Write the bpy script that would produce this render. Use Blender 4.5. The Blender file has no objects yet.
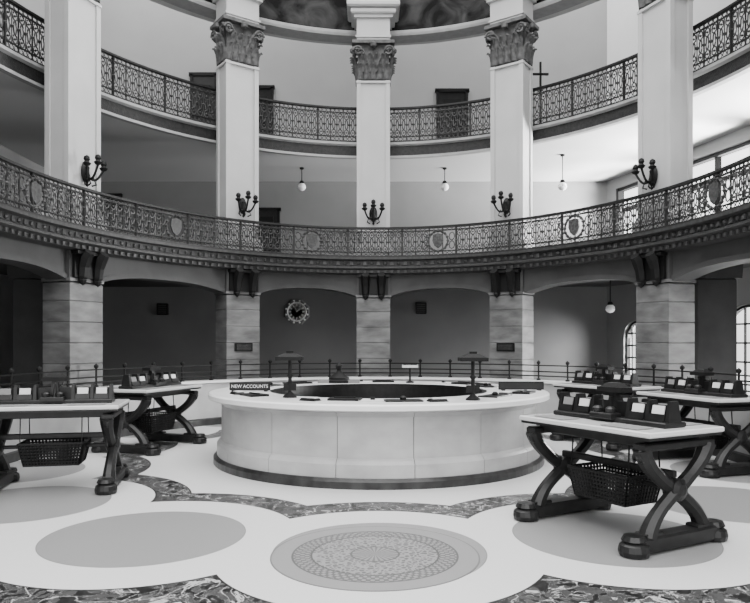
import bpy, math, random
from math import sin, cos, pi, radians, sqrt, atan2
from mathutils import Vector, Matrix
random.seed(4)
S = bpy.context.scene
COL = S.collection

# ---------------------------------------------------------------- materials
def mat(name, v, rough=0.6, metal=0.0, noise=0.0, nscale=6.0, bump=0.0, bscale=40.0, spec=0.3, stretch=None):
    m = bpy.data.materials.new(name); m.use_nodes = True
    nt = m.node_tree; b = nt.nodes['Principled BSDF']
    b.inputs['Base Color'].default_value = (v, v, v, 1)
    b.inputs['Roughness'].default_value = rough
    b.inputs['Metallic'].default_value = metal
    b.inputs['Specular IOR Level'].default_value = spec
    g = nt.nodes.new('ShaderNodeNewGeometry')
    src = g.outputs['Position']
    if stretch:
        vm = nt.nodes.new('ShaderNodeVectorMath'); vm.operation = 'MULTIPLY'; vm.inputs[1].default_value = stretch
        nt.links.new(src, vm.inputs[0]); src = vm.outputs[0]
    if noise > 0:
        n = nt.nodes.new('ShaderNodeTexNoise'); n.inputs['Scale'].default_value = nscale
        n.inputs['Detail'].default_value = 6
        r = nt.nodes.new('ShaderNodeValToRGB')
        a = max(0, v*(1-noise)); c = min(1, v*(1+noise))
        r.color_ramp.elements[0].color = (a, a, a, 1); r.color_ramp.elements[0].position = .3
        r.color_ramp.elements[1].color = (c, c, c, 1); r.color_ramp.elements[1].position = .7
        nt.links.new(src, n.inputs['Vector'])
        nt.links.new(n.outputs['Fac'], r.inputs['Fac'])
        nt.links.new(r.outputs['Color'], b.inputs['Base Color'])
    if bump > 0:
        n2 = nt.nodes.new('ShaderNodeTexNoise'); n2.inputs['Scale'].default_value = bscale
        bp = nt.nodes.new('ShaderNodeBump'); bp.inputs['Strength'].default_value = bump
        bp.inputs['Distance'].default_value = .03
        nt.links.new(g.outputs['Position'], n2.inputs['Vector'])
        nt.links.new(n2.outputs['Fac'], bp.inputs['Height'])
        nt.links.new(bp.outputs['Normal'], b.inputs['Normal'])
    return m

M_col   = mat('painted_plaster_light', .41, .6, noise=.06, nscale=1.5)
M_cap   = mat('capital_stone', .07, .55, noise=.5, nscale=9)
M_pier  = mat('pier_marble', .115, .45, noise=.4, nscale=2.0, stretch=(1, 1, 3))
M_arch  = mat('arch_stone', .05, .6, noise=.2, nscale=2)
M_iron  = mat('wrought_iron', .012, .5, metal=.0)
M_ironl = mat('wrought_iron_light', .045, .5, metal=.0, noise=.6, nscale=20)
M_fas   = mat('fascia_dark', .015, .5, noise=.5, nscale=14, bump=.4)
M_fasm  = mat('fascia_mould', .035, .5, noise=.4, nscale=14)
M_fasl  = mat('fascia_light', .28, .55, noise=.1)
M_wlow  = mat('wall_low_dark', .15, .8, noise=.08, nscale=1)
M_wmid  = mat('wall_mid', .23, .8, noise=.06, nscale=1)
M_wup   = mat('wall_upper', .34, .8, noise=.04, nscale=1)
M_wup_lit  = mat('wall_upper_lit', .8, .8, noise=.04, nscale=1)  # upper wall again, paler: strong light on the right put into its colour
M_ceil  = mat('ceiling_plaster', .52, .8)
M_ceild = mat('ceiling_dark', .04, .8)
M_white = mat('counter_marble', .34, .4, noise=.20, nscale=1.6, stretch=(1, 1, 1.6))
M_top   = mat('counter_top_marble', .68, .25, noise=.04, nscale=3)
M_plin  = mat('plinth_marble_dark', .025, .3, noise=.6, nscale=5)
M_tel   = mat('teller_marble', .34, .4, noise=.1, nscale=2)
M_wood  = mat('dark_wood', .009, .4, noise=.4, nscale=12)
M_bronze= mat('dark_bronze', .008, .6, spec=.15)
M_paper = mat('paper', .55, .7)
M_paper2= mat('paper_grey', .16, .7)
M_desk  = mat('desk_glass_top', .5, .15)
M_black = mat('black', .006, .5, spec=.2)
M_globe = mat('lamp_glass', .85, .2)
M_letter= mat('letter_white', .6, .5)

def mural():
    m = bpy.data.materials.new('mural_paint'); m.use_nodes = True
    nt = m.node_tree; b = nt.nodes['Principled BSDF']; b.inputs['Roughness'].default_value = .8
    b.inputs['Specular IOR Level'].default_value = .1
    g = nt.nodes.new('ShaderNodeNewGeometry')
    n = nt.nodes.new('ShaderNodeTexNoise'); n.inputs['Scale'].default_value = 1.6
    n.inputs['Detail'].default_value = 7; n.inputs['Distortion'].default_value = 1.0
    r = nt.nodes.new('ShaderNodeValToRGB')
    r.color_ramp.elements[0].color = (.005, .005, .005, 1); r.color_ramp.elements[0].position = .40
    r.color_ramp.elements[1].color = (.05, .05, .05, 1); r.color_ramp.elements[1].position = .70
    nt.links.new(g.outputs['Position'], n.inputs['Vector'])
    nt.links.new(n.outputs['Fac'], r.inputs['Fac']); nt.links.new(r.outputs['Color'], b.inputs['Base Color'])
    return m
M_mural = mural()

FX, FY = 0.04, 11.67      # centre of the inlaid floor pattern
CX, CY = 0.06, 11.32      # centre of the round counter

class NT:
    def __init__(s, m): s.nt = m.node_tree
    def math(s, op, a, b=None, c=None):
        n = s.nt.nodes.new('ShaderNodeMath'); n.operation = op
        for i, x in enumerate((a, b, c)):
            if x is None: continue
            if isinstance(x, (int, float)): n.inputs[i].default_value = x
            else: s.nt.links.new(x, n.inputs[i])
        return n.outputs[0]
    def mix(s, f, a, b):
        n = s.nt.nodes.new('ShaderNodeMix'); n.data_type = 'RGBA'
        s.nt.links.new(f, n.inputs[0])
        for i, x in ((6, a), (7, b)):
            if isinstance(x, float): n.inputs[i].default_value = (x, x, x, 1)
            else: s.nt.links.new(x, n.inputs[i])
        return n.outputs[2]

def floor_mat():
    m = bpy.data.materials.new('floor_terrazzo_inlay'); m.use_nodes = True
    N = NT(m); nt = m.node_tree; b = nt.nodes['Principled BSDF']
    g = nt.nodes.new('ShaderNodeNewGeometry'); sp = nt.nodes.new('ShaderNodeSeparateXYZ')
    nt.links.new(g.outputs['Position'], sp.inputs[0])
    x = N.math('SUBTRACT', sp.outputs[0], FX); y = N.math('SUBTRACT', FY, sp.outputs[1])
    r = N.math('SQRT', N.math('ADD', N.math('MULTIPLY', x, x), N.math('MULTIPLY', y, y)))
    th = N.math('ARCTAN2', x, y)
    step = 2*pi/15
    q = N.math('ADD', N.math('DIVIDE', th, step), 20.5)
    f = N.math('SUBTRACT', N.math('FRACT', q), .5)
    fa = N.math('MULTIPLY', f, step)
    px = N.math('SUBTRACT', N.math('MULTIPLY', r, N.math('COSINE', fa)), 5.52)
    py = N.math('MULTIPLY', r, N.math('SINE', fa))
    d = N.math('SQRT', N.math('ADD', N.math('MULTIPLY', px, px), N.math('MULTIPLY', py, py)))
    # marble: dark ground with fine and coarse pale veins
    def veins(scale, dist, width):
        n = nt.nodes.new('ShaderNodeTexNoise'); n.inputs['Scale'].default_value = scale; n.inputs['Detail'].default_value = 7
        n.inputs['Distortion'].default_value = dist
        nt.links.new(g.outputs['Position'], n.inputs['Vector'])
        a = N.math('ABSOLUTE', N.math('SUBTRACT', n.outputs['Fac'], .5))
        return N.math('LESS_THAN', a, width), n.outputs['Fac']
    v1, f1 = veins(3.0, 1.2, .010); v2, f2 = veins(7.0, 1.5, .012)
    rp = nt.nodes.new('ShaderNodeValToRGB'); e = rp.color_ramp.elements
    e[0].position = .40; e[0].color = (.008, .008, .008, 1); e[1].position = .62; e[1].color = (.05, .05, .05, 1)
    nt.links.new(f2, rp.inputs['Fac'])
    marble = N.mix(v2, rp.outputs['Color'], .14); marble = N.mix(v1, marble, .34)
    n2 = nt.nodes.new('ShaderNodeTexNoise'); n2.inputs['Scale'].default_value = 120; n2.inputs['Detail'].default_value = 2
    nt.links.new(g.outputs['Position'], n2.inputs['Vector'])
    def spk(v, amp):
        rr = nt.nodes.new('ShaderNodeValToRGB')
        rr.color_ramp.elements[0].color = (v-amp,)*3+(1,); rr.color_ramp.elements[1].color = (v+amp,)*3+(1,)
        rr.color_ramp.elements[0].position = .35; rr.color_ramp.elements[1].position = .65
        nt.links.new(n2.outputs['Fac'], rr.inputs['Fac']); return rr.outputs['Color']
    white = spk(.52, .03); grey = spk(.20, .03)
    c = N.mix(N.math('GREATER_THAN', d, .94), grey, .15)
    c = N.mix(N.math('GREATER_THAN', d, .95), c, white)
    c = N.mix(N.math('GREATER_THAN', d, 1.45), c, .015)
    c = N.mix(N.math('GREATER_THAN', d, 1.47), c, marble)
    c = N.mix(N.math('GREATER_THAN', d, 1.86), c, .015)
    c = N.mix(N.math('GREATER_THAN', d, 1.88), c, white)
    nt.links.new(c, b.inputs['Base Color'])
    b.inputs['Roughness'].default_value = .35; b.inputs['Specular IOR Level'].default_value = .2
    return m

def medallion_mat(cx, cy, R):
    m = bpy.data.materials.new('medallion_mosaic'); m.use_nodes = True
    N = NT(m); nt = m.node_tree; b = nt.nodes['Principled BSDF']
    g = nt.nodes.new('ShaderNodeNewGeometry'); sp = nt.nodes.new('ShaderNodeSeparateXYZ')
    nt.links.new(g.outputs['Position'], sp.inputs[0])
    x = N.math('SUBTRACT', sp.outputs[0], cx); y = N.math('SUBTRACT', sp.outputs[1], cy)
    r = N.math('DIVIDE', N.math('SQRT', N.math('ADD', N.math('MULTIPLY', x, x), N.math('MULTIPLY', y, y))), R)
    th = N.math('ARCTAN2', x, y)
    rim = N.math('SINE', N.math('MULTIPLY', th, 60))
    rimf = N.math('GREATER_THAN', N.math('MULTIPLY', rim, N.math('SINE', N.math('MULTIPLY', r, 70))), 0.1)
    v = nt.nodes.new('ShaderNodeTexVoronoi'); v.inputs['Scale'].default_value = 22; v.feature = 'DISTANCE_TO_EDGE'
    nt.links.new(g.outputs['Position'], v.inputs['Vector'])
    vf = N.math('GREATER_THAN', v.outputs['Distance'], .14)
    inner = N.mix(vf, .21, .09)
    ray = N.math('GREATER_THAN', N.math('SINE', N.math('MULTIPLY', th, 24)), 0.1)
    core = N.mix(ray, .19, .10)
    rimc = N.mix(rimf, .09, .20)
    c = N.mix(N.math('GREATER_THAN', r, .22), core, .07)
    c = N.mix(N.math('GREATER_THAN', r, .24), c, inner)
    c = N.mix(N.math('GREATER_THAN', r, .60), c, .06)
    c = N.mix(N.math('GREATER_THAN', r, .62), c, rimc)
    c = N.mix(N.math('GREATER_THAN', r, .78), c, .07)
    c = N.mix(N.math('GREATER_THAN', r, .80), c, .20)
    c = N.mix(N.math('GREATER_THAN', r, .985), c, .12)
    nt.links.new(c, b.inputs['Base Color']); b.inputs['Roughness'].default_value = .4
    b.inputs['Specular IOR Level'].default_value = .25
    return m

# ---------------------------------------------------------------- mesh builder
class MB:
    def __init__(s): s.v = []; s.f = []; s.m = []
    def add(s, vs, fs, mi=0):
        o = len(s.v); s.v += [tuple(p) for p in vs]
        for f in fs: s.f.append(tuple(i+o for i in f)); s.m.append(mi)
    def box(s, c, size, mi=0, rz=0.0, M=None, taper=1.0, bev=0.0):
        hx, hy, hz = size[0]/2, size[1]/2, size[2]/2
        R = Matrix.Rotation(rz, 3, 'Z')
        def ring(k, z): return [(-hx*k[0], -hy*k[1], z), (hx*k[0], -hy*k[1], z), (hx*k[0], hy*k[1], z), (-hx*k[0], hy*k[1], z)]
        if bev > 0:
            kb = ((hx-bev)/hx, (hy-bev)/hy)
            rs = [ring(kb, -hz), ring((1, 1), -hz+bev), ring((taper, taper), hz-bev), ring((kb[0]*taper, kb[1]*taper), hz)]
        else: rs = [ring((1, 1), -hz), ring((taper, taper), hz)]
        vs = []
        for r in rs:
            for p in r:
                q = R @ Vector(p) + Vector(c)
                if M is not None: q = M @ q
                vs.append(q)
        n = len(rs); fs = [(3, 2, 1, 0), tuple(4*(n-1)+i for i in range(4))]
        for k in range(n-1):
            for i in range(4):
                j = (i+1) % 4; fs.append((4*k+i, 4*k+j, 4*k+4+j, 4*k+4+i))
        s.add(vs, fs, mi)
    def tube(s, pts, r, n=4, mi=0, closed=False, ref=Vector((0, 0, 1)), M=None, rx=None):
        P = [Vector(p) for p in pts]; N = len(P); vs = []
        for i, p in enumerate(P):
            if closed: t = P[(i+1) % N]-P[i-1]
            else: t = P[min(i+1, N-1)]-P[max(i-1, 0)]
            if t.length < 1e-9: t = Vector((0, 0, 1))
            t.normalize()
            a = t.cross(ref)
            if a.length < 1e-3: a = t.cross(Vector((1, 0, 0)))
            a.normalize(); b2 = t.cross(a)
            ri = r[i] if isinstance(r, (list, tuple)) else r
            rr = rx if rx else ri
            for k in range(n):
                an = 2*pi*(k+.5)/n
                q = p + a*cos(an)*ri + b2*sin(an)*rr
                if M is not None: q = M @ q
                vs.append(q)
        fs = []
        for i in range(N if closed else N-1):
            i2 = (i+1) % N
            for k in range(n):
                k2 = (k+1) % n; fs.append((i*n+k, i*n+k2, i2*n+k2, i2*n+k))
        if not closed:
            fs.append(tuple(range(n))[::-1]); fs.append(tuple((N-1)*n+k for k in range(n)))
        s.add(vs, fs, mi)
    def lathe(s, prof, c=(0, 0, 0), n=24, mi=0, M=None, closed=False, a0=0, a1=2*pi):
        full = abs(a1-a0-2*pi) < 1e-6
        k = n if full else n+1; vs = []
        for i in range(k):
            a = a0+(a1-a0)*i/n
            for (r, z) in prof:
                q = Vector((c[0]+r*cos(a), c[1]+r*sin(a), c[2]+z))
                if M is not None: q = M @ q
                vs.append(q)
        m = len(prof); fs = []
        for i in range(n):
            i2 = (i+1) % k
            for j in range(m if closed else m-1):
                j2 = (j+1) % m
                fs.append((i*m+j, i2*m+j, i2*m+j2, i*m+j2))
        if not full and closed:
            fs.append(tuple(range(m))); fs.append(tuple((k-1)*m+j for j in range(m))[::-1])
        if not closed and full:
            if prof[0][0] > 1e-4: fs.append(tuple(i*m for i in range(k))[::-1])
            if prof[-1][0] > 1e-4: fs.append(tuple(i*m+m-1 for i in range(k)))
        s.add(vs, fs, mi)
    def obj(s, name, mats, smooth=False, parent=None, loc=None, rz=0):
        me = bpy.data.meshes.new(name); me.from_pydata(s.v, [], s.f); 
        for m in mats: me.materials.append(m)
        me.polygons.foreach_set('material_index', s.m)
        me.update()
        import bmesh
        bm = bmesh.new(); bm.from_mesh(me); bmesh.ops.recalc_face_normals(bm, faces=bm.faces); bm.to_mesh(me); bm.free()
        if smooth:
            me.polygons.foreach_set('use_smooth', [True]*len(me.polygons))
            try: me.set_sharp_from_angle(angle=radians(38))
            except Exception: pass
        o = bpy.data.objects.new(name, me); COL.objects.link(o)
        if loc is not None: o.location = loc
        o.rotation_euler[2] = rz
        if parent is not None: o.parent = parent
        return o

# ---------------------------------------------------------------- hall curve
A, B, ZC = 5.9, 7.0, 10.5
def P(t, d):
    sg = 1 if t >= 0 else -1; a = abs(t)
    if a <= 90:
        return Vector((sg*(A+d)*sin(radians(a)), ZC+(B+d)*cos(radians(a)), 0))
    return Vector((sg*(A+d), ZC-(a-90)/90*12, 0))
def NRM(t):
    e = .05; tg = P(t+e, .5)-P(t-e, .5); tg.normalize()
    return Vector((tg.y, -tg.x, 0))
XL, XR, ZB = -9.5, 9.4, 21.5
POLY = [Vector((XL, -2)), Vector((XL, ZB)), Vector((7.23, ZB)), Vector((XR, 13)), Vector((XR, -2))]
def OUT(t):
    p = P(t, 0)
    if abs(t) > 90: return Vector((XL if t < 0 else XR, p.y, 0))
    o = Vector((0, ZC)); dr = Vector((p.x, p.y))-o
    best = None
    for i in range(len(POLY)-1):
        a, b = POLY[i], POLY[i+1]; e = b-a
        den = dr.x*e.y-dr.y*e.x
        if abs(den) < 1e-9: continue
        w = a-o; k = (w.x*e.y-w.y*e.x)/den; u = (w.x*dr.y-w.y*dr.x)/den
        if k > 0 and -1e-6 <= u <= 1+1e-6 and (best is None or k < best): best = k
    q = o+dr*best
    return Vector((q.x, q.y, 0))
def trange(t0, t1, st=1.5):
    n = max(1, int(round((t1-t0)/st))); return [t0+(t1-t0)*i/n for i in range(n+1)]
def sweep(mb, prof, t0, t1, mi=0, st=1.5, mis=None):
    ts = trange(t0, t1, st); m = len(prof); vs = []
    for t in ts:
        for (d, z) in prof:
            p = P(t, d); vs.append((p.x, p.y, z))
    base = len(mb.v); mb.v += vs
    for j in range(m):
        j2 = (j+1) % m
        mi2 = mis[j] if mis else mi
        for i in range(len(ts)-1):
            mb.f.append((base+i*m+j, base+(i+1)*m+j, base+(i+1)*m+j2, base+i*m+j2)); mb.m.append(mi2)
    mb.f.append(tuple(base+j for j in range(m))); mb.m.append(mi)
    mb.f.append(tuple(base+(len(ts)-1)*m+j for j in range(m))[::-1]); mb.m.append(mi)
def slab(mb, d, z0, z1, t0, t1, mi_top=0, mi_bot=0, st=1.5):
    ts = trange(t0, t1, st); vs = []
    for t in ts:
        p = P(t, d); q = OUT(t)
        vs += [(p.x, p.y, z0), (p.x, p.y, z1), (q.x, q.y, z1), (q.x, q.y, z0)]
    base = len(mb.v); mb.v += vs
    for i in range(len(ts)-1):
        a, b = base+4*i, base+4*i+4
        for j, mi in ((0, mi_top), (1, mi_top), (2, mi_top), (3, mi_bot)):
            j2 = (j+1) % 4; mb.f.append((a+j, b+j, b+j2, a+j2)); mb.m.append(mi)
TCOL = [-95, -66.8, -31.7, -.4, 31.5, 64.4, 95]
TMAX = 165

class Arc:
    def __init__(s, d, t0, t1):
        s.d = d; s.t = trange(t0, t1, .5); s.L = [0]
        for i in range(1, len(s.t)): s.L.append(s.L[-1]+(P(s.t[i], d)-P(s.t[i-1], d)).length)
        s.len = s.L[-1]
    def at(s, u, v=0, off=0):
        u = max(0, min(s.len, u)); lo, hi = 0, len(s.L)-1
        while hi-lo > 1:
            m = (lo+hi)//2
            if s.L[m] <= u: lo = m
            else: hi = m
        f = (u-s.L[lo])/(s.L[hi]-s.L[lo]); t = s.t[lo]+(s.t[hi]-s.t[lo])*f
        p = P(t, s.d+off); return Vector((p.x, p.y, v))
    def u_of(s, t):
        return s.L[min(range(len(s.t)), key=lambda i: abs(s.t[i]-t))]

def railing(name, d, z0, z1, t0, t1, shields=()):
    mb = MB(); arc = Arc(d, t0, t1); H = z1-z0; m = .34
    n = int(arc.len/m); m = arc.len/n
    sweep(mb, [(d-.05, z1-.045), (d-.05, z1), (d+.05, z1), (d+.05, z1-.045)], t0, t1, 0)
    sweep(mb, [(d-.03, z0), (d-.03, z0+.04), (d+.03, z0+.04), (d+.03, z0)], t0, t1, 0)
    zt = z1-.17*H
    sweep(mb, [(d-.015, zt), (d-.015, zt+.02), (d+.015, zt+.02), (d+.015, zt)], t0, t1, 0)
    zb = z0+.16*H
    sweep(mb, [(d-.015, zb), (d-.015, zb+.02), (d+.015, zb+.02), (d+.015, zb)], t0, t1, 0)
    su = [arc.u_of(t) for t in shields]
    def ell(uc, vc, ru, rv, r, k=10, a0=0, a1=2*pi, closed=True):
        pts = [arc.at(uc+ru*cos(a0+(a1-a0)*i/(k if closed else k-1)), vc+rv*sin(a0+(a1-a0)*i/(k if closed else k-1))) for i in range(k)]
        mb.tube(pts, r, 3, 1, closed=closed)
    for i in range(n):
        u0 = i*m
        skip = any(abs(u0+m/2-x) < .30 for x in su)
        post = (i % 4 == 0)
        a = arc.at(u0, z0); b = arc.at(u0, z1)
        mb.tube([a, b], .034 if post else .016, 4, 0, ref=Vector((1, 0, 0)))
        if post: 
            q = arc.at(u0, z1-.10); mb.lathe([(0, -.05), (.05, 0), (0, .05)], (q.x, q.y, q.z), 6, 0)
        for k in range(3):
            ell(u0+m*(k+.5)/3, (zt+.02+z1-.045)/2, m/6.5, (z1-.045-zt-.02)/2*.95, .012, 8)
            ell(u0+m*(k+.5)/3, (zb+z0+.04)/2, m/6.5, (zb-z0-.04)/2*.95, .011, 6)
        if skip: continue
        hm = (zt-zb)/2; vm = (zt+zb)/2+.01
        mb.tube([arc.at(u0+m/2, zb), arc.at(u0+m/2, zt)], .014, 3, 1, ref=Vector((1, 0, 0)))
        for q in (.25, .75):
            ell(u0+m*q, vm, m*.10, hm*.42, .016, 10)
            ell(u0+m*q, vm+hm*.68, m*.17, hm*.27, .016, 8)
            ell(u0+m*q, vm-hm*.68, m*.17, hm*.27, .016, 8)
            c = arc.at(u0+m*q, vm+hm*.68); mb.lathe([(0, -.03), (.03, 0), (0, .03)], (c.x, c.y, c.z), 5, 1)
            c = arc.at(u0+m*q, vm-hm*.68); mb.lathe([(0, -.03), (.03, 0), (0, .03)], (c.x, c.y, c.z), 5, 1)
        c = arc.at(u0+m/2, vm); mb.lathe([(0, -.05), (.05, 0), (0, .05)], (c.x, c.y, c.z), 6, 1)
        c = arc.at(u0, vm); mb.lathe([(0, -.05), (.045, 0), (0, .05)], (c.x, c.y, c.z), 6, 1)
    for x in su:
        vm = (z0+z1)/2; r = H*.33
        k = 16
        for i in range(k):
            c = arc.at(x+r*cos(2*pi*i/k), vm+r*sin(2*pi*i/k)); mb.lathe([(0, -.05), (.045, 0), (0, .05)], (c.x, c.y, c.z), 6, 1)
        ell(x, vm, r, r, .026, 18)
        sh = [(-.13, .16), (0, .19), (.13, .16), (.14, .0), (.09, -.12), (0, -.19), (-.09, -.12), (-.14, 0)]
        f1 = [arc.at(x+a, vm+b, -.03) for a, b in sh]; f2 = [arc.at(x+a, vm+b, .01) for a, b in sh]
        mb.add(f1+f2, [tuple(range(8)), tuple(range(15, 7, -1))]+[(i, i+8, (i+1) % 8+8, (i+1) % 8) for i in range(8)], 1)
        for sgn in (-1, 1):
            ell(x+sgn*(r+.10), vm+.14*H, .07, .10, .016, 8); ell(x+sgn*(r+.10), vm-.14*H, .07, .10, .016, 8)
    return mb.obj(name, [M_iron, M_ironl, M_fas])

# ---------------------------------------------------------------- floor
mb = MB(); mb.add([(XL, -3, 0), (XR, -3, 0), (XR, 13, 0), (7.23, ZB, 0), (XL, ZB, 0),
                   (XL, -3, -.2), (XR, -3, -.2), (XR, 13, -.2), (7.23, ZB, -.2), (XL, ZB, -.2)],
                  [(0, 1, 2, 3, 4), (9, 8, 7, 6, 5)]+[(i, i+5, (i+1) % 5+5, (i+1) % 5) for i in range(5)])
mb.obj('floor', [floor_mat()])
mb = MB(); mcx, mcy, mR = 0.0, 6.04, .91
mb.lathe([(0, .004), (mR, .004), (mR, .0)], (mcx, mcy, 0), 72)
mb.obj('floor_medallion', [medallion_mat(mcx, mcy, mR)])

# ---------------------------------------------------------------- outer walls
def wallbox(name, a, b, th, bands):
    a = Vector(a); b = Vector(b); e = (b-a); e.normalize(); n = Vector((-e.y, e.x))
    mb = MB()
    for (z0, z1, mi) in bands:
        q = [a, b, b+n*th, a+n*th]
        mb.add([(p.x, p.y, z0) for p in q]+[(p.x, p.y, z1) for p in q],
               [(0, 1, 2, 3), (4, 5, 6, 7), (0, 1, 5, 4), (1, 2, 6, 5), (2, 3, 7, 6), (3, 0, 4, 7)], mi)
    return mb.obj(name, [M_wlow, M_wmid, M_wup])
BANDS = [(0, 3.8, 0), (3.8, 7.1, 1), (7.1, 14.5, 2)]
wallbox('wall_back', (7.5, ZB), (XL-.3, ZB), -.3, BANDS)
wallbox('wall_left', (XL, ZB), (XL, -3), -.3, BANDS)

def curve_wall(name, s_len, z0, z1, holes, origin, direction, mats, th=.3):
    cu = bpy.data.curves.new(name, 'CURVE'); cu.dimensions = '2D'; cu.fill_mode = 'BOTH'; cu.extrude = th/2
    def spl(pts):
        sp = cu.splines.new('POLY'); sp.points.add(len(pts)-1)
        for i, p in enumerate(pts): sp.points[i].co = (p[0], p[1], 0, 1)
        sp.use_cyclic_u = True
    spl([(0, z0), (s_len, z0), (s_len, z1), (0, z1)])
    for h in holes: spl(h)
    tmp = bpy.data.objects.new('tmp', cu); COL.objects.link(tmp)
    dg = bpy.context.evaluated_depsgraph_get()
    me = bpy.data.meshes.new_from_object(tmp.evaluated_get(dg))
    bpy.data.objects.remove(tmp)
    e = Vector((direction[0], direction[1], 0)).normalized(); up = Vector((0, 0, 1)); n = e.cross(up)
    M = Matrix(((e.x, up.x, n.x, origin[0]+n.x*th/2), (e.y, up.y, n.y, origin[1]+n.y*th/2), (e.z, up.z, n.z, 0), (0, 0, 0, 1)))
    me.transform(M); me.materials.clear()
    for m in mats: me.materials.append(m)
    o = bpy.data.objects.new(name, me); COL.objects.link(o); return o, M
RO = (XR, 13.0); RD = (7.23-XR, ZB-13.0); RL = sqrt(RD[0]**2+RD[1]**2)
def rect(s0, s1, h0, h1): return [(s0, h0), (s1, h0), (s1, h1), (s0, h1)]
def archp(s0, s1, h0, h1):
    r = (s1-s0)/2; c = (s0+s1)/2
    return [(s0, h0), (s1, h0)]+[(c+r*cos(pi*i/14), h1-r+r*sin(pi*i/14)) for i in range(15)]
low_h = [archp(2.3, 4.0, .5, 2.75), archp(6.9, 7.9, .7, 2.5), archp(.2, 1.7, .5, 2.75)]
mid_h = [rect(.3, 2.7, 4.75, 6.55), rect(3.0, 5.4, 4.75, 6.55), rect(5.7, 8.3, 4.75, 6.55)]
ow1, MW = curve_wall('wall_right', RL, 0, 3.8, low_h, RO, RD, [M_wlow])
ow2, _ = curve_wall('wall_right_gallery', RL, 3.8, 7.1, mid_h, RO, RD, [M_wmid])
ow3, _ = curve_wall('wall_right_upper', RL, 7.1, 14.5, [], RO, RD, [M_wup_lit])
wallbox('wall_side_right', (XR, -3), (XR, 13), -.3, BANDS)
wi = 1
for hs, arch in ((low_h, True), (mid_h, False)):
    for h in hs:
        s0, s1 = h[0][0], h[1][0]; h0 = h[0][1]; h1 = max(p[1] for p in h)
        mb = MB()
        def bar(sa, ha, sb, hb, r=.03): mb.tube([MW @ Vector((sa, ha, 0)), MW @ Vector((sb, hb, 0))], r, 4, 0)
        rr = .03 if arch else .08
        for i in range(len(h)):
            a, b = h[i], h[(i+1) % len(h)]; bar(a[0], a[1], b[0], b[1], .08 if arch else .13)
        nv = 5 if arch else 2
        for i in range(1, nv): 
            s = s0+(s1-s0)*i/nv
            top = h1
            if arch: r = (s1-s0)/2; top = h1-r+sqrt(max(0, r*r-(s-(s0+s1)/2)**2))
            bar(s, h0, s, top, rr)
        for k in range(1, 5 if arch else 2):
            hh = h0+(h1-h0)*(k/5 if arch else .62)
            w = 0
            if arch and hh > h1-(s1-s0)/2: r = (s1-s0)/2; w = r-sqrt(max(0, r*r-(hh-(h1-r))**2))
            bar(s0+w, hh, s1-w, hh, rr)
        mb.obj('window_%d' % wi, [M_black]); wi += 1

# ---------------------------------------------------------------- slabs
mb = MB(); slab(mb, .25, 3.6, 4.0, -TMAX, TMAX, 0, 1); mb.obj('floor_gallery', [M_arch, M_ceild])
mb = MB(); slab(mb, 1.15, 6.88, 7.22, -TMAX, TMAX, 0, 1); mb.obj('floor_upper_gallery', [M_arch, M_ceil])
mb = MB(); sweep(mb, [(1.1, 10.2), (1.1, 10.4), (1.9, 10.4), (1.9, 10.2)], -TMAX, TMAX, 0); mb.obj('cornice_ledge', [M_ceil])  # only a ledge; gallery left open above so sky light gets in
mb = MB(); sweep(mb, [(.95, 10.15), (.95, 14.5), (1.3, 14.5), (1.3, 10.15)], -TMAX, TMAX, 0); 
sweep(mb, [(.84, 10.0), (.82, 10.06), (.82, 10.12), (.90, 10.17), (1.32, 10.17), (1.32, 10.0)], -TMAX, TMAX, 1)
mb.obj('wall_drum_mural', [M_mural, M_fasl], smooth=False)

# ---------------------------------------------------------------- mid balcony
mb = MB()
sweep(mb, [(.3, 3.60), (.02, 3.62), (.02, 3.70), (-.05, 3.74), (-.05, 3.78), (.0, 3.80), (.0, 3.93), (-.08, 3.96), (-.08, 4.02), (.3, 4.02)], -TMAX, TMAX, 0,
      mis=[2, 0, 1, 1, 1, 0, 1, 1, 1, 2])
arc = Arc(-.0, -112, 112)
nd = int(arc.len/.17)
for i in range(nd):
    u = arc.len*i/nd; p = arc.at(u, 3.865); q = arc.at(u+.02, 3.865); an = atan2(q.y-p.y, q.x-p.x)
    if i % 2: mb.box((p.x, p.y, p.z), (.10, .07, .09), 1, an, taper=.6)
    else: mb.lathe([(0, -.05), (.04, -.02), (.045, .02), (0, .05)], (p.x, p.y, p.z), 6, 1)
    p = arc.at(u, 3.66, .03); mb.box((p.x, p.y, p.z), (.06, .10, .07), 1, an)
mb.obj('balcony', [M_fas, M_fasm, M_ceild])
bays = [-(79.6), -47.8, -15.7, 15.7, 47.8, 79.6]
railing('balcony_railing', -.0, 4.02, 4.78, -112, 112, bays)

# upper balcony
mb = MB()
sweep(mb, [(1.2, 6.82), (1.06, 6.82), (1.06, 6.88), (1.12, 6.89), (1.12, 7.15), (1.04, 7.18), (1.04, 7.24), (1.2, 7.24)], -TMAX, TMAX, 0,
      mis=[1, 1, 1, 0, 1, 1, 1, 1])
mb.obj('upper_balcony', [M_fas, M_fasl])
railing('upper_balcony_railing', 1.1, 7.24, 8.18, -105, 105)
mb = MB(); mb.box((0, 0, 1.0), (.05, .05, 2.0), 0); mb.box((0, 0, 1.68), (.42, .05, .05), 0); mb.box((0, 0, .03), (.3, .3, .06), 0)
mb.obj('standing_cross', [M_black], loc=(4.34, 18.1, 7.22))

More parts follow.
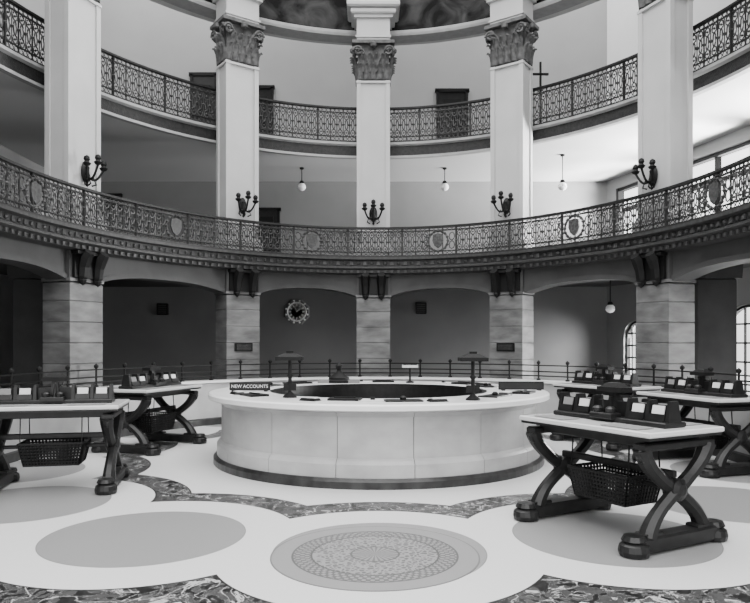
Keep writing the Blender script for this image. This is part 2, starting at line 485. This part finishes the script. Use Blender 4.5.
# ---------------------------------------------------------------- lower piers, arches, columns
def frame(t, d):
    p = P(t, d); n = NRM(t)
    if (Vector((0, ZC-1, 0))-p).dot(n) < 0: n = -n
    x = Vector((-n.y, n.x, 0))
    y = -n
    return Matrix(((x.x, y.x, 0, p.x), (x.y, y.y, 0, p.y), (0, 0, 1, 0), (0, 0, 0, 1)))
for i, t in enumerate(TCOL):
    F = frame(t, .5)
    mb = MB(); z = .25
    mb.box((0, 0, .125), (1.0, .80, .25), 0, M=F)
    while z < 3.0:
        h = min(.40, 3.0-z)
        if 3.0-z-h < .1: h = 3.0-z
        mb.box((0, 0, z+h/2), (.86, .66, h), 0, M=F, bev=.014); z += h
    mb.box((0, 0, 3.05), (.90, .70, .06), 0, M=F); mb.box((0, 0, 3.34), (.86, .64, .52), 1, M=F)
    mb.obj('stone_pier', [M_pier, M_arch])
    mb = MB()
    for sx in (-.2, .2):
        pts = [(sx, -.36, 3.02), (sx, -.42, 3.12), (sx, -.44, 3.30), (sx, -.50, 3.48), (sx, -.58, 3.58)]
        mb.tube(pts, [.07, .09, .10, .12, .10], 6, 0, M=F, ref=Vector((1, 0, 0)))
        mb.lathe([(0, -.1), (.05, -.06), (.07, 0), (.04, .06), (0, .08)], (sx, -.42, 3.04), 8, 0, M=F)
    mb.box((0, -.36, 3.34), (.74, .06, .5), 0, M=F)
    mb.box((0, -.42, 3.56), (.8, .16, .06), 0, M=F)
    mb.obj('balcony_bracket', [M_black])
    # column
    mb = MB(); w, dp = .85, .58; zt = 8.60
    mb.box((0, 0, 4.15), (w+.16, dp+.16, .26), 0, M=F); mb.box((0, 0, 4.33), (w+.08, dp+.08, .10), 0, M=F, taper=.95)
    mb.box((0, 0, (4.38+zt)/2), (w-.07, dp-.07, zt-4.38), 0, M=F)
    for sx in (-1, 1):
        for sy in (-1, 1):
            mb.box((sx*(w/2-.055), sy*(dp/2-.055), (4.38+zt)/2), (.11, .11, zt-4.38), 0, M=F)
    mb.box((0, 0, 4.55), (w, dp, .34), 0, M=F); mb.box((0, 0, zt-.05), (w+.03, dp+.03, .05), 0, M=F)
    H = .92
    mb.box((0, 0, zt+H/2), (w-.06, dp-.06, H), 1, M=F, taper=1.03)
    def leaf(px, py, nx, ny, z0, hh, ww, out):
        seg = [(0, .0, 1.0), (.35, .05, 1.15), (.7, .30, 1.1), (.92, .75, .85), (1.0, 1.0, .5), (.9, 1.15, .3)]
        tx, ty = -ny, nx; vs = []
        for (a, o, wd) in seg:
            for sgn, extra in ((-1, -.02), (-.5, 0.015), (0, .035), (.5, .015), (1, -.02)):
                oo = out*o+extra
                vs.append(F @ Vector((px+nx*oo+tx*sgn*ww*wd/2, py+ny*oo+ty*sgn*ww*wd/2, z0+hh*a)))
        fs = []
        for a in range(len(seg)-1):
            for b in range(4): fs.append((a*5+b, a*5+b+1, a*5+b+6, a*5+b+5))
        mb.add(vs, fs, 1)
    for (nx, ny, half, off, cnt) in ((0, -1, w/2, dp/2, 5), (0, 1, w/2, dp/2, 5), (1, 0, dp/2, w/2, 4), (-1, 0, dp/2, w/2, 4)):
        for row, (z0, hh, out) in enumerate(((zt+.02, .38, .10), (zt+.2, .44, .14))):
            c = cnt if row == 0 else cnt-1
            for j in range(c):
                u = (j+.5)/c*2*half-half if row == 0 else ((j+1)/(c+1)*2*half-half)
                leaf(nx*off+(-ny)*u, ny*off+nx*u, nx, ny, z0, hh, 2*half/cnt*.95, out)
        for sgn in (-1, 1):
            pts = []
            for q in range(16):
                a = q/15*3.6*pi; r = .13*(1-q/17)
                o = off+.09
                u = sgn*(half-.03 + r*cos(a))
                pts.append(Vector((nx*o+(-ny)*u, ny*o+nx*u, zt+.72+r*sin(a))))
            mb.tube(pts, .032, 5, 1, M=F)
            pts = [Vector((nx*(off+.02)+(-ny)*sgn*.08, ny*(off+.02)+nx*sgn*.08, zt+.33)), Vector((nx*(off+.05)+(-ny)*sgn*half*.55, ny*(off+.05)+nx*sgn*half*.55, zt+.68)),
                   Vector((nx*(off+.09)+(-ny)*sgn*(half-.05), ny*(off+.09)+nx*sgn*(half-.05), zt+.84))]
            mb.tube(pts, .032, 5, 1, M=F)
        mb.lathe([(0, -.09), (.08, -.05), (.09, .03), (0, .09)], (nx*(off+.10), ny*(off+.10), zt+.87), 8, 1, M=F)
    mb.box((0, 0, zt+H+.03), (w+.24, dp+.24, .08), 1, M=F)
    ze = zt+H+.07
    mb.box((0, 0, ze+.3), (w+.0, dp+.04, .60), 0, M=F); mb.box((0, 0, ze+.12), (w+.06, dp+.10, .05), 0, M=F)
    mb.box((0, 0, ze+.63), (w+.14, dp+.16, .08), 0, M=F)
    mb.box((0, 0, ze+.74), (w+.30, dp+.30, .14), 0, M=F, bev=.03); mb.box((0, 0, ze+.90), (w+.5, dp+.45, .16), 0, M=F, bev=.04)
    mb.box((0, 0, ze+2.5), (w+.0, dp+.0, 3.0), 0, M=F)
    mb.obj('column', [M_col, M_cap])
    # wall sconce
    mb = MB(); K = .82
    FS = F @ Matrix.Translation((0, -dp/2, 5.16)) @ Matrix.Scale(K, 4)
    mb.lathe([(0, 0), (.13, 0), (.11, .04), (.05, .07), (0, .09)], (0, 0, 0), 14, 0, M=FS @ Matrix.Translation((0, .005, 0)) @ Matrix.Rotation(radians(90), 4, 'X') @ Matrix.Diagonal((1, 1.9, 1, 1)))
    for sx, yy in ((-.27, -.26), (0, -.34), (.27, -.26)):
        pts = []
        for q in range(12):
            f = q/11; pts.append((sx*f, -.04+yy*f, -.05-.16*sin(pi*f)+(.12 if sx else .2)*f*f))
        mb.tube(pts, .028, 6, 0, M=FS)
        ex, ey, ez = pts[-1]
        mb.lathe([(0, -.03), (.07, 0), (.10, .05), (.06, .07), (.05, .10), (.075, .14), (.06, .20), (0, .24)], (ex, ey, ez), 10, 0, M=FS)
        mb.tube([(sx*.5, -.12, -.12), (sx*.7, -.16, -.28), (sx*.4, -.1, -.32)], .022, 5, 0, M=FS)
    mb.lathe([(0, -.36), (.04, -.32), (.02, -.27), (.07, -.18), (.08, -.1), (.04, 0), (.06, .10), (.02, .16), (0, .2)], (0, -.06, 0), 10, 0, M=FS)
    mb.obj('wall_sconce', [M_black], smooth=True)

for t in (-31.7, 31.5):
    F = frame(t, .5); mb = MB()
    mb.box((0, -.346, 1.75), (.46, .03, .20), 0, M=F); mb.box((0, -.367, 1.75), (.38, .012, .13), 1, M=F)
    mb.obj('pier_plaque', [M_black, M_fas])

# arches between piers
for i in range(len(TCOL)-1):
    ta, tb = TCOL[i], TCOL[i+1]
    arc_ = Arc(.5, ta, tb); L = arc_.len; mb = MB(); n = 26; vs = []
    for k in range(n+1):
        f = k/n; u = .43+(L-.86)*f
        e = 1-abs(2*f-1)**2.6
        zb = 3.04+.20*e
        for (off, z) in ((-.22, 3.6), (-.22, zb+.10), (-.26, zb+.10), (-.26, zb), (.22, zb), (.22, 3.6)):
            p = arc_.at(u, z, off); vs.append(p)
    fs = []
    for k in range(n):
        for j in range(6): fs.append((k*6+j, (k+1)*6+j, (k+1)*6+(j+1) % 6, k*6+(j+1) % 6))
    mb.add(vs, fs, 0); mb.obj('arch_spandrel', [M_arch])

# teller counter ring with low rail
mb = MB()
TD = -.25
sweep(mb, [(TD-.04, 0), (TD-.04, .14), (TD, .16), (TD, .93), (TD-.05, .95), (TD-.05, 1.0), (TD+.33, 1.0), (TD+.33, 0)], -140, 140, 0, mis=[1, 1, 0, 0, 2, 2, 0, 0])
mb.obj('teller_counter', [M_tel, M_plin, M_top])
mb = MB(); d = TD+.15
for z in (1.10, 1.2, 1.34):
    sweep(mb, [(d-.015, z-.012), (d-.015, z+.012), (d+.015, z+.012), (d+.015, z-.012)], -115, 115, 0)
arc = Arc(d, -115, 115); nn = int(arc.len/.75)
for i in range(nn):
    p = arc.at(arc.len*i/nn, 1.0)
    mb.lathe([(.05, 0), (.05, .03), (.02, .05), (.02, .36), (.045, .39), (.045, .42), (0, .46)], (p.x, p.y, 1.0), 8, 0)
mb.obj('teller_railing', [M_bronze])

for (x, y) in ((7.15, 14.8), (-7.15, 14.8)):
    mb = MB(); mb.box((x, y, .15), (.95, .95, .3), 0); mb.box((x, y, 1.75), (.8, .8, 2.9), 0, bev=.03); mb.box((x, y, 3.4), (.95, .95, .4), 0, taper=1.05)
    mb.obj('ambulatory_pier', [M_arch])

def door(name, x0, x1, z0, z1, y=ZB):
    mb = MB(); w = x1-x0; h = z1-z0; c = (x0+x1)/2
    mb.box((c, y-.03, (z0+z1)/2), (w, .06, h), 0)
    for sx in (-1, 1): mb.box((c+sx*(w/2), y-.05, (z0+z1)/2), (.08, .1, h), 1)
    mb.box((c, y-.05, z1), (w+.16, .1, .1), 1)
    for k in (0, 1): mb.box((c, y-.07, z0+h*(.27+.45*k)), (w*.6, .03, h*.33), 1)
    mb.obj(name, [M_wood, M_black])
door('door_1', 1.95, 2.85, 7.22, 9.7); door('door_2', -3.85, -3.2, 7.22, 9.8); door('door_3', -5.7, -4.95, 7.22, 10.2)
door('door_4', -3.8, -3.0, 4.0, 6.0)

for (x, y, z, zc) in ((-2.1, 19.8, 6.35, 6.88), (2.0, 19.8, 6.35, 6.88), (5.0, 18.4, 6.05, 6.88), (6.0, 17.6, 2.75, 3.6), (-6.9, 17.0, 6.2, 6.88)):
    mb = MB(); mb.lathe([(.06, zc-z), (.06, zc-z-.04), (.012, zc-z-.06), (.012, .16), (.05, .15), (.07, .10), (.07, .06)], (x, y, z), 12, 0)
    mb.lathe([(.07, .07), (.11, .02), (.12, -.05), (.08, -.11), (0, -.14)], (x, y, z), 16, 1)
    mb.obj('pendant_lamp', [M_bronze, M_globe], smooth=True)

# wall clock on back wall, lower level
mb = MB(); FM = Matrix.Translation((-2.43, ZB, 2.82)) @ Matrix.Rotation(radians(90), 4, 'X')
mb.lathe([(0, 0), (.42, 0), (.42, .05), (.38, .08), (0, .08)], (0, 0, 0), 8, 0, M=FM @ Matrix.Rotation(pi/8, 4, 'Z'))
mb.lathe([(.26, .08), (.29, .10), (.31, .08)], (0, 0, 0), 32, 1, M=FM)
for k in range(12):
    a = k*pi/6; mb.box((.21*sin(a), .21*cos(a), .087), (.04, .08, .01), 1, -a, M=FM)
    a += pi/12; mb.lathe([(0, -.035), (.035, 0), (0, .035)], (.345*sin(a), .345*cos(a), .08), 6, 1, M=FM)
mb.box((.04, .04, .092), (.025, .13, .01), 1, -pi/4, M=FM); mb.box((-.03, .07, .092), (.02, .18, .01), 1, .4, M=FM)
mb.obj('wall_clock', [M_wlow, M_top])
for (x, z, y) in ((1.43, 2.93, ZB), (-6.6, 2.9, ZB)):
    mb = MB(); mb.box((x, y-.05, z), (.34, .1, .36), 0, bev=.02)
    for k in range(5): mb.box((x, y-.105, z-.12+.06*k), (.26, .02, .02), 1)
    mb.obj('wall_vent', [M_black, M_arch])
mb = MB(); mb.box((-8.1, ZB-.05, 6.25), (.5, .1, .5), 0, bev=.02); mb.box((-8.1, ZB-.1, 6.25), (.4, .04, .4), 1); mb.obj('wall_speaker', [M_black, M_wood])

# ---------------------------------------------------------------- central round counter
KR = .968
root = bpy.data.objects.new('round_service_counter', None); COL.objects.link(root); root.location = (CX, CY, 0); root.scale = (KR, KR, 1)
mb = MB(); mb.lathe([(1.9, 0), (2.73, 0), (2.73, .09), (2.69, .13), (1.9, .13)], n=96, mi=0, closed=True); mb.obj('plinth', [M_plin], parent=root)
mb = MB(); NP = 16; off = radians(-90+10)
for k in range(NP):
    a0 = off+2*pi*k/NP+.0016; a1 = off+2*pi*(k+1)/NP-.0016
    mb.lathe([(2.0, .13), (2.67, .13), (2.67, .30), (2.64, .345), (2.60, .37), (2.60, .90), (2.66, .955), (2.66, .985), (2.0, .985)], n=10, closed=True, a0=a0, a1=a1)
mb.obj('body_panels', [M_white], parent=root)
mb = MB(); mb.lathe([(1.85, .13), (2.585, .13), (2.585, .98), (1.85, .98)], n=96, mi=0, closed=True); mb.obj('core', [M_plin], parent=root)
mb = MB(); mb.lathe([(1.82, .985), (2.78, .985), (2.81, 1.0), (2.81, 1.06), (2.79, 1.08), (1.82, 1.08)], n=128, closed=True); mb.obj('top', [M_top], smooth=True, parent=root)
mb = MB(); mb.lathe([(1.74, .2), (1.82, .2), (1.82, 1.08), (1.74, 1.08)], n=96, closed=True)
mb.lathe([(1.2, .70), (1.74, .70), (1.74, .75), (1.2, .75)], n=64, closed=True)
mb.lathe([(1.25, 0), (1.3, 0), (1.3, .7), (1.25, .7)], n=64, closed=True)
mb.obj('inner_desk', [M_wood], parent=root)

def pos(px, depth): return (px-375)/690*depth
ZT = 1.08
LY = ((290, 9.75), (473, 9.3))
for (px, y) in LY:
    x = pos(px, y); mb = MB()
    mb.lathe([(0, 0), (.10, 0), (.10, .02), (.06, .05), (.026, .08), (.026, .28), (.045, .31), (.026, .34), (.026, .54)], (0, 0, 0), 14, 0)
    mb.box((0, 0, .55), (.38, .26, .05), 0); mb.box((0, 0, .60), (.36, .24, .05), 0, taper=.45); mb.box((0, 0, .64), (.10, .07, .03), 0)
    mb.box((0, 0, .15), (.18, .04, .10), 0)
    mb.obj('counter_lamp', [M_bronze], loc=(x, y, ZT))
mb = MB(); mb.lathe([(0, 0), (.24, 0), (.24, .05), (.2, .07), (.2, .1), (.12, .16), (.06, .2), (.04, .24), (.06, .28), (.07, .33), (.03, .38), (0, .4)], n=18)
mb.box((0, 0, .03), (.8, .3, .06), 1)
mb.obj('bronze_inkstand', [M_bronze, M_paper2], smooth=True, loc=(pos(339, 13.35), 13.35, ZT))
mb = MB(); mb.lathe([(0, 0), (.08, 0), (.08, .02), (.02, .04), (.02, .30)], n=12); mb.box((0, 0, .32), (.3, .14, .05), 1); mb.box((0, 0, .355), (.26, .12, .03), 0)
mb.obj('desk_lamp', [M_bronze, M_paper], loc=(pos(410, 13.35), 13.35, ZT))
def sign(name, px, y, w, txt):
    mb = MB(); mb.box((0, 0, .08), (w, .05, .13), 0); mb.box((0, -.027, .08), (w-.03, .006, .10), 1)
    for sx in (-1, 1): mb.box((sx*w*.4, 0, .01), (.05, .12, .02), 0)
    o = mb.obj(name, [M_black, M_wood], loc=(pos(px, y), y, ZT))
    if txt:
        cu = bpy.data.curves.new('lettering', 'FONT'); cu.body = txt; cu.size = .095; cu.align_x = 'CENTER'; cu.align_y = 'CENTER'; cu.extrude = .002
        cu.materials.append(M_letter)
        t = bpy.data.objects.new('lettering', cu); COL.objects.link(t); t.parent = o; t.location = (0, -.033, .08); t.rotation_euler = (radians(90), 0, 0)
        bpy.context.view_layer.update()
        if t.dimensions.x > w-.06: t.scale = ((w-.06)/t.dimensions.x,)*3
sign('counter_sign', 250, 11.0, .64, 'NEW ACCOUNTS'); sign('counter_sign', 521, 11.2, .73, None)

items = MB()
keep = [(pos(250, 11.0), 11.0), (pos(521, 11.2), 11.2), (pos(290, 9.75), 9.75), (pos(473, 9.3), 9.3), (pos(339, 13.35), 13.35), (pos(410, 13.35), 13.35)]
for k in range(34):
    a = 2*pi*k/34+.05; r = 2.17+random.uniform(-.12, .2)
    x, y = CX+r*cos(a), CY+r*sin(a); rz = a+pi/2+random.uniform(-.15, .15)
    ty = k % 4
    if any((x-u)**2+(y-v)**2 < .40**2 for u, v in keep): continue
    if ty == 0: items.box((x, y, ZT+.015), (.42, .28, .03), 0, rz); items.box((x, y, ZT+.035), (.3, .04, .02), 0, rz)
    elif ty == 1: items.box((x, y, ZT+.008), (.3, .22, .012), 2, rz); items.box((x, y, ZT+.03), (.06, .05, .04), 0, rz)
    elif ty == 2: items.box((x, y, ZT+.010), (.5, .3, .018), 1, rz); items.lathe([(0, 0), (.04, 0), (.045, .03), (.02, .05), (0, .05)], (x, y, ZT+.02), 10, 0)
    else: items.box((x, y, ZT+.02), (.26, .16, .035), 0, rz, taper=.8); items.box((x+.02, y, ZT+.042), (.2, .1, .01), 2, rz)
items.obj('counter_stationery', [M_black, M_wood, M_paper])

# ---------------------------------------------------------------- writing desks
def exp_(f): return math.exp(-((f-.5)/.12)**2)
def desk_mesh():
    mb = MB()   # mats: 0 wood, 1 top, 2 paper, 3 black wire, 4 grey paper
    L, W = 1.68, 1.00
    mb.box((0, 0, 1.055), (L, W, .05), 1, bev=.01); mb.box((0, 0, 1.02), (L-.03, W-.03, .03), 0)
    mb.box((0, 0, .965), (L-.3, W-.3, .09), 0, bev=.01)
    for sx in (-.70, .70):
        mb.box((sx, 0, .935), (.13, .93, .07), 0, bev=.015)
        mb.box((sx, 0, .09), (.18, 1.06, .14), 0, bev=.02)
        for sy in (-1, 1):
            mb.lathe([(0, 0), (.125, .01), (.135, .05), (.125, .10), (.09, .125), (.11, .14), (.09, .18), (0, .19)], (sx, sy*.53, 0), 16, 0)
            mb.box((sx, sy*.34, .165), (.13, .22, .05), 0, bev=.01)
            pts = []; rr = []
            for q in range(17):
                f = q/16; z = .92-.78*f
                yy = sy*(.42-.80*(f*f*(3-2*f)*.35+f*.65))
                yy += sy*.045*sin(2*pi*f)
                pts.append((sx+sy*.012, yy, z)); rr.append(.058+.028*abs(2*f-1)**1.5+.012*exp_(f))
            mb.tube(pts, rr, 8, 0, ref=Vector((1, 0, 0)))
            mb.lathe([(0, -.04), (.06, -.03), (.07, 0), (.06, .03), (0, .04)], (0, 0, 0), 12, 0, M=Matrix.Translation((sx, sy*.42, .86)) @ Matrix.Rotation(radians(90), 4, 'Y'))
        mb.lathe([(0, -.09), (.05, -.085), (.10, -.06), (.10, .06), (.05, .085), (0, .09)], (0, 0, 0), 16, 0, M=Matrix.Translation((sx, 0, .53)) @ Matrix.Rotation(radians(90), 4, 'Y'))
    mb.box((0, 0, .66), (1.4, .05, .07), 0, bev=.01)
    mb.tube([(-.7, 0, .53), (.7, 0, .53)], .025, 8, 0)
    def rg(z, hx, hy): return [(-hx, -hy, z), (hx, -hy, z), (hx, hy, z), (-hx, hy, z)]
    for i in range(8):
        f = i/7; z = .32+.27*f; hx = .32+.06*f; hy = .21+.04*f
        mb.tube(rg(z, hx, hy), .018 if i in (0, 7) else .013, 4, 3, closed=True)
    for i in range(19):
        f = -1+2*i/18
        for sy in (-1, 1): mb.tube([(.32*f, sy*.21, .32), (.38*f, sy*.25, .59)], .013, 4, 3)
    for i in range(12):
        f = -1+2*i/11
        for sx in (-1, 1): mb.tube([(sx*.32, .21*f, .32), (sx*.38, .25*f, .59)], .013, 4, 3)
    mb.box((0, 0, .32), (.64, .42, .012), 3)
    for sx in (-.36, .36):
        for sy in (-.22, .22): mb.tube([(sx, sy, .58), (sx, sy*.9, .93)], .008, 4, 3)
    z = 1.08
    mb.box((0, 0, z+.025), (1.42, .28, .05), 0, bev=.01)
    mb.box((0, 0, z+.12), (1.38, .03, .16), 0)
    for i in range(7):
        x = -.68+1.36*i/6
        mb.box((x, 0, z+.13), (.05, .18, .22), 0, taper=.6)
    for sy in (-1, 1):
        for i in (0, 1, 4, 5):
            x = -.57+1.14*i/5
            R = Matrix.Translation((x, sy*.085, z+.05)) @ Matrix.Rotation(radians(14)*sy, 4, 'X')
            mb.box((0, 0, .08), (.13, .012, .14), 2 if (i+(sy > 0)) % 3 else 4, M=R)
            mb.box((0, sy*.012, .035), (.17, .012, .07), 0, M=R)
        mb.box((0, sy*.13, z+.06), (.28, .14, .06), 0, bev=.01)
        mb.lathe([(0, 0), (.045, 0), (.055, .04), (.03, .06), (0, .06)], (-.08, sy*.14, z+.09), 10, 0)
        mb.lathe([(0, 0), (.045, 0), (.055, .04), (.03, .06), (0, .06)], (.08, sy*.14, z+.09), 10, 0)
        mb.tube([(.0, sy*.14, z+.09), (.05, sy*.22, z+.27)], .008, 5, 0)
    mb.box((0, 0, z+.16), (.12, .10, .26), 0, taper=.6)
    mb.box((0, 0, z+.31), (.30, .17, .05), 5); mb.box((0, 0, z+.355), (.26, .15, .045), 5, taper=.5)
    for sx in (-.45, .45):
        for sy in (-1, 1): mb.box((sx, sy*.34, z+.006), (.42, .22, .008), 4)
    return mb
dm = desk_mesh()
first = None
for (x, y, rz) in ((2.38, 6.86, atan2(-.88, .48)), (-4.10, 8.85, radians(12)), (-3.95, 12.2, radians(72)), (4.90, 10.35, radians(108)), (4.25, 12.75, radians(118))):
    if first is None:
        first = dm.obj('writing_desk', [M_wood, M_desk, M_paper, M_black, M_paper2, M_bronze], loc=(x, y, 0), rz=rz); ob = first
    else:
        ob = bpy.data.objects.new('writing_desk', first.data); COL.objects.link(ob); ob.location = (x, y, 0); ob.rotation_euler[2] = rz

# ---------------------------------------------------------------- light
w = bpy.data.worlds.new('World'); S.world = w; w.use_nodes = True
nt = w.node_tree; bg = nt.nodes['Background']
tc = nt.nodes.new('ShaderNodeTexCoord'); sx = nt.nodes.new('ShaderNodeSeparateXYZ')
mr = nt.nodes.new('ShaderNodeMapRange'); mr.inputs[1].default_value = 0; mr.inputs[2].default_value = .8
mr.inputs[3].default_value = 1.9; mr.inputs[4].default_value = 7.6
nt.links.new(tc.outputs['Generated'], sx.inputs[0]); nt.links.new(sx.outputs[2], mr.inputs[0])
nt.links.new(mr.outputs[0], bg.inputs[1]); bg.inputs[0].default_value = (1, 1, 1, 1)
def area(name, loc, target, size, power, sy=None):
    l = bpy.data.lights.new(name, 'AREA'); l.energy = power; l.size = size
    if sy: l.shape = 'RECTANGLE'; l.size_y = sy
    o = bpy.data.objects.new(name, l); COL.objects.link(o); o.location = loc
    o.rotation_euler = (Vector(target)-Vector(loc)).to_track_quat('-Z', 'Y').to_euler(); return o
area('window_daylight', (14, 19, 6.0), (3, 17, 6.0), 6, 9000)
area('window_daylight', (12.5, 18, 3.2), (5, 18, 6.9), 4, 12000)
area('window_daylight', (13, 16.0, 2.6), (4, 15, .5), 4, 7000)

# ---------------------------------------------------------------- camera
cd = bpy.data.cameras.new('camera'); cam = bpy.data.objects.new('camera', cd); COL.objects.link(cam)
cam.location = (0, 0, 1.85); cam.rotation_euler = (radians(90), 0, 0)
cd.sensor_width = 36; cd.lens = 690/750*36; cd.shift_y = 41.5/750; cd.clip_end = 200
S.camera = cam
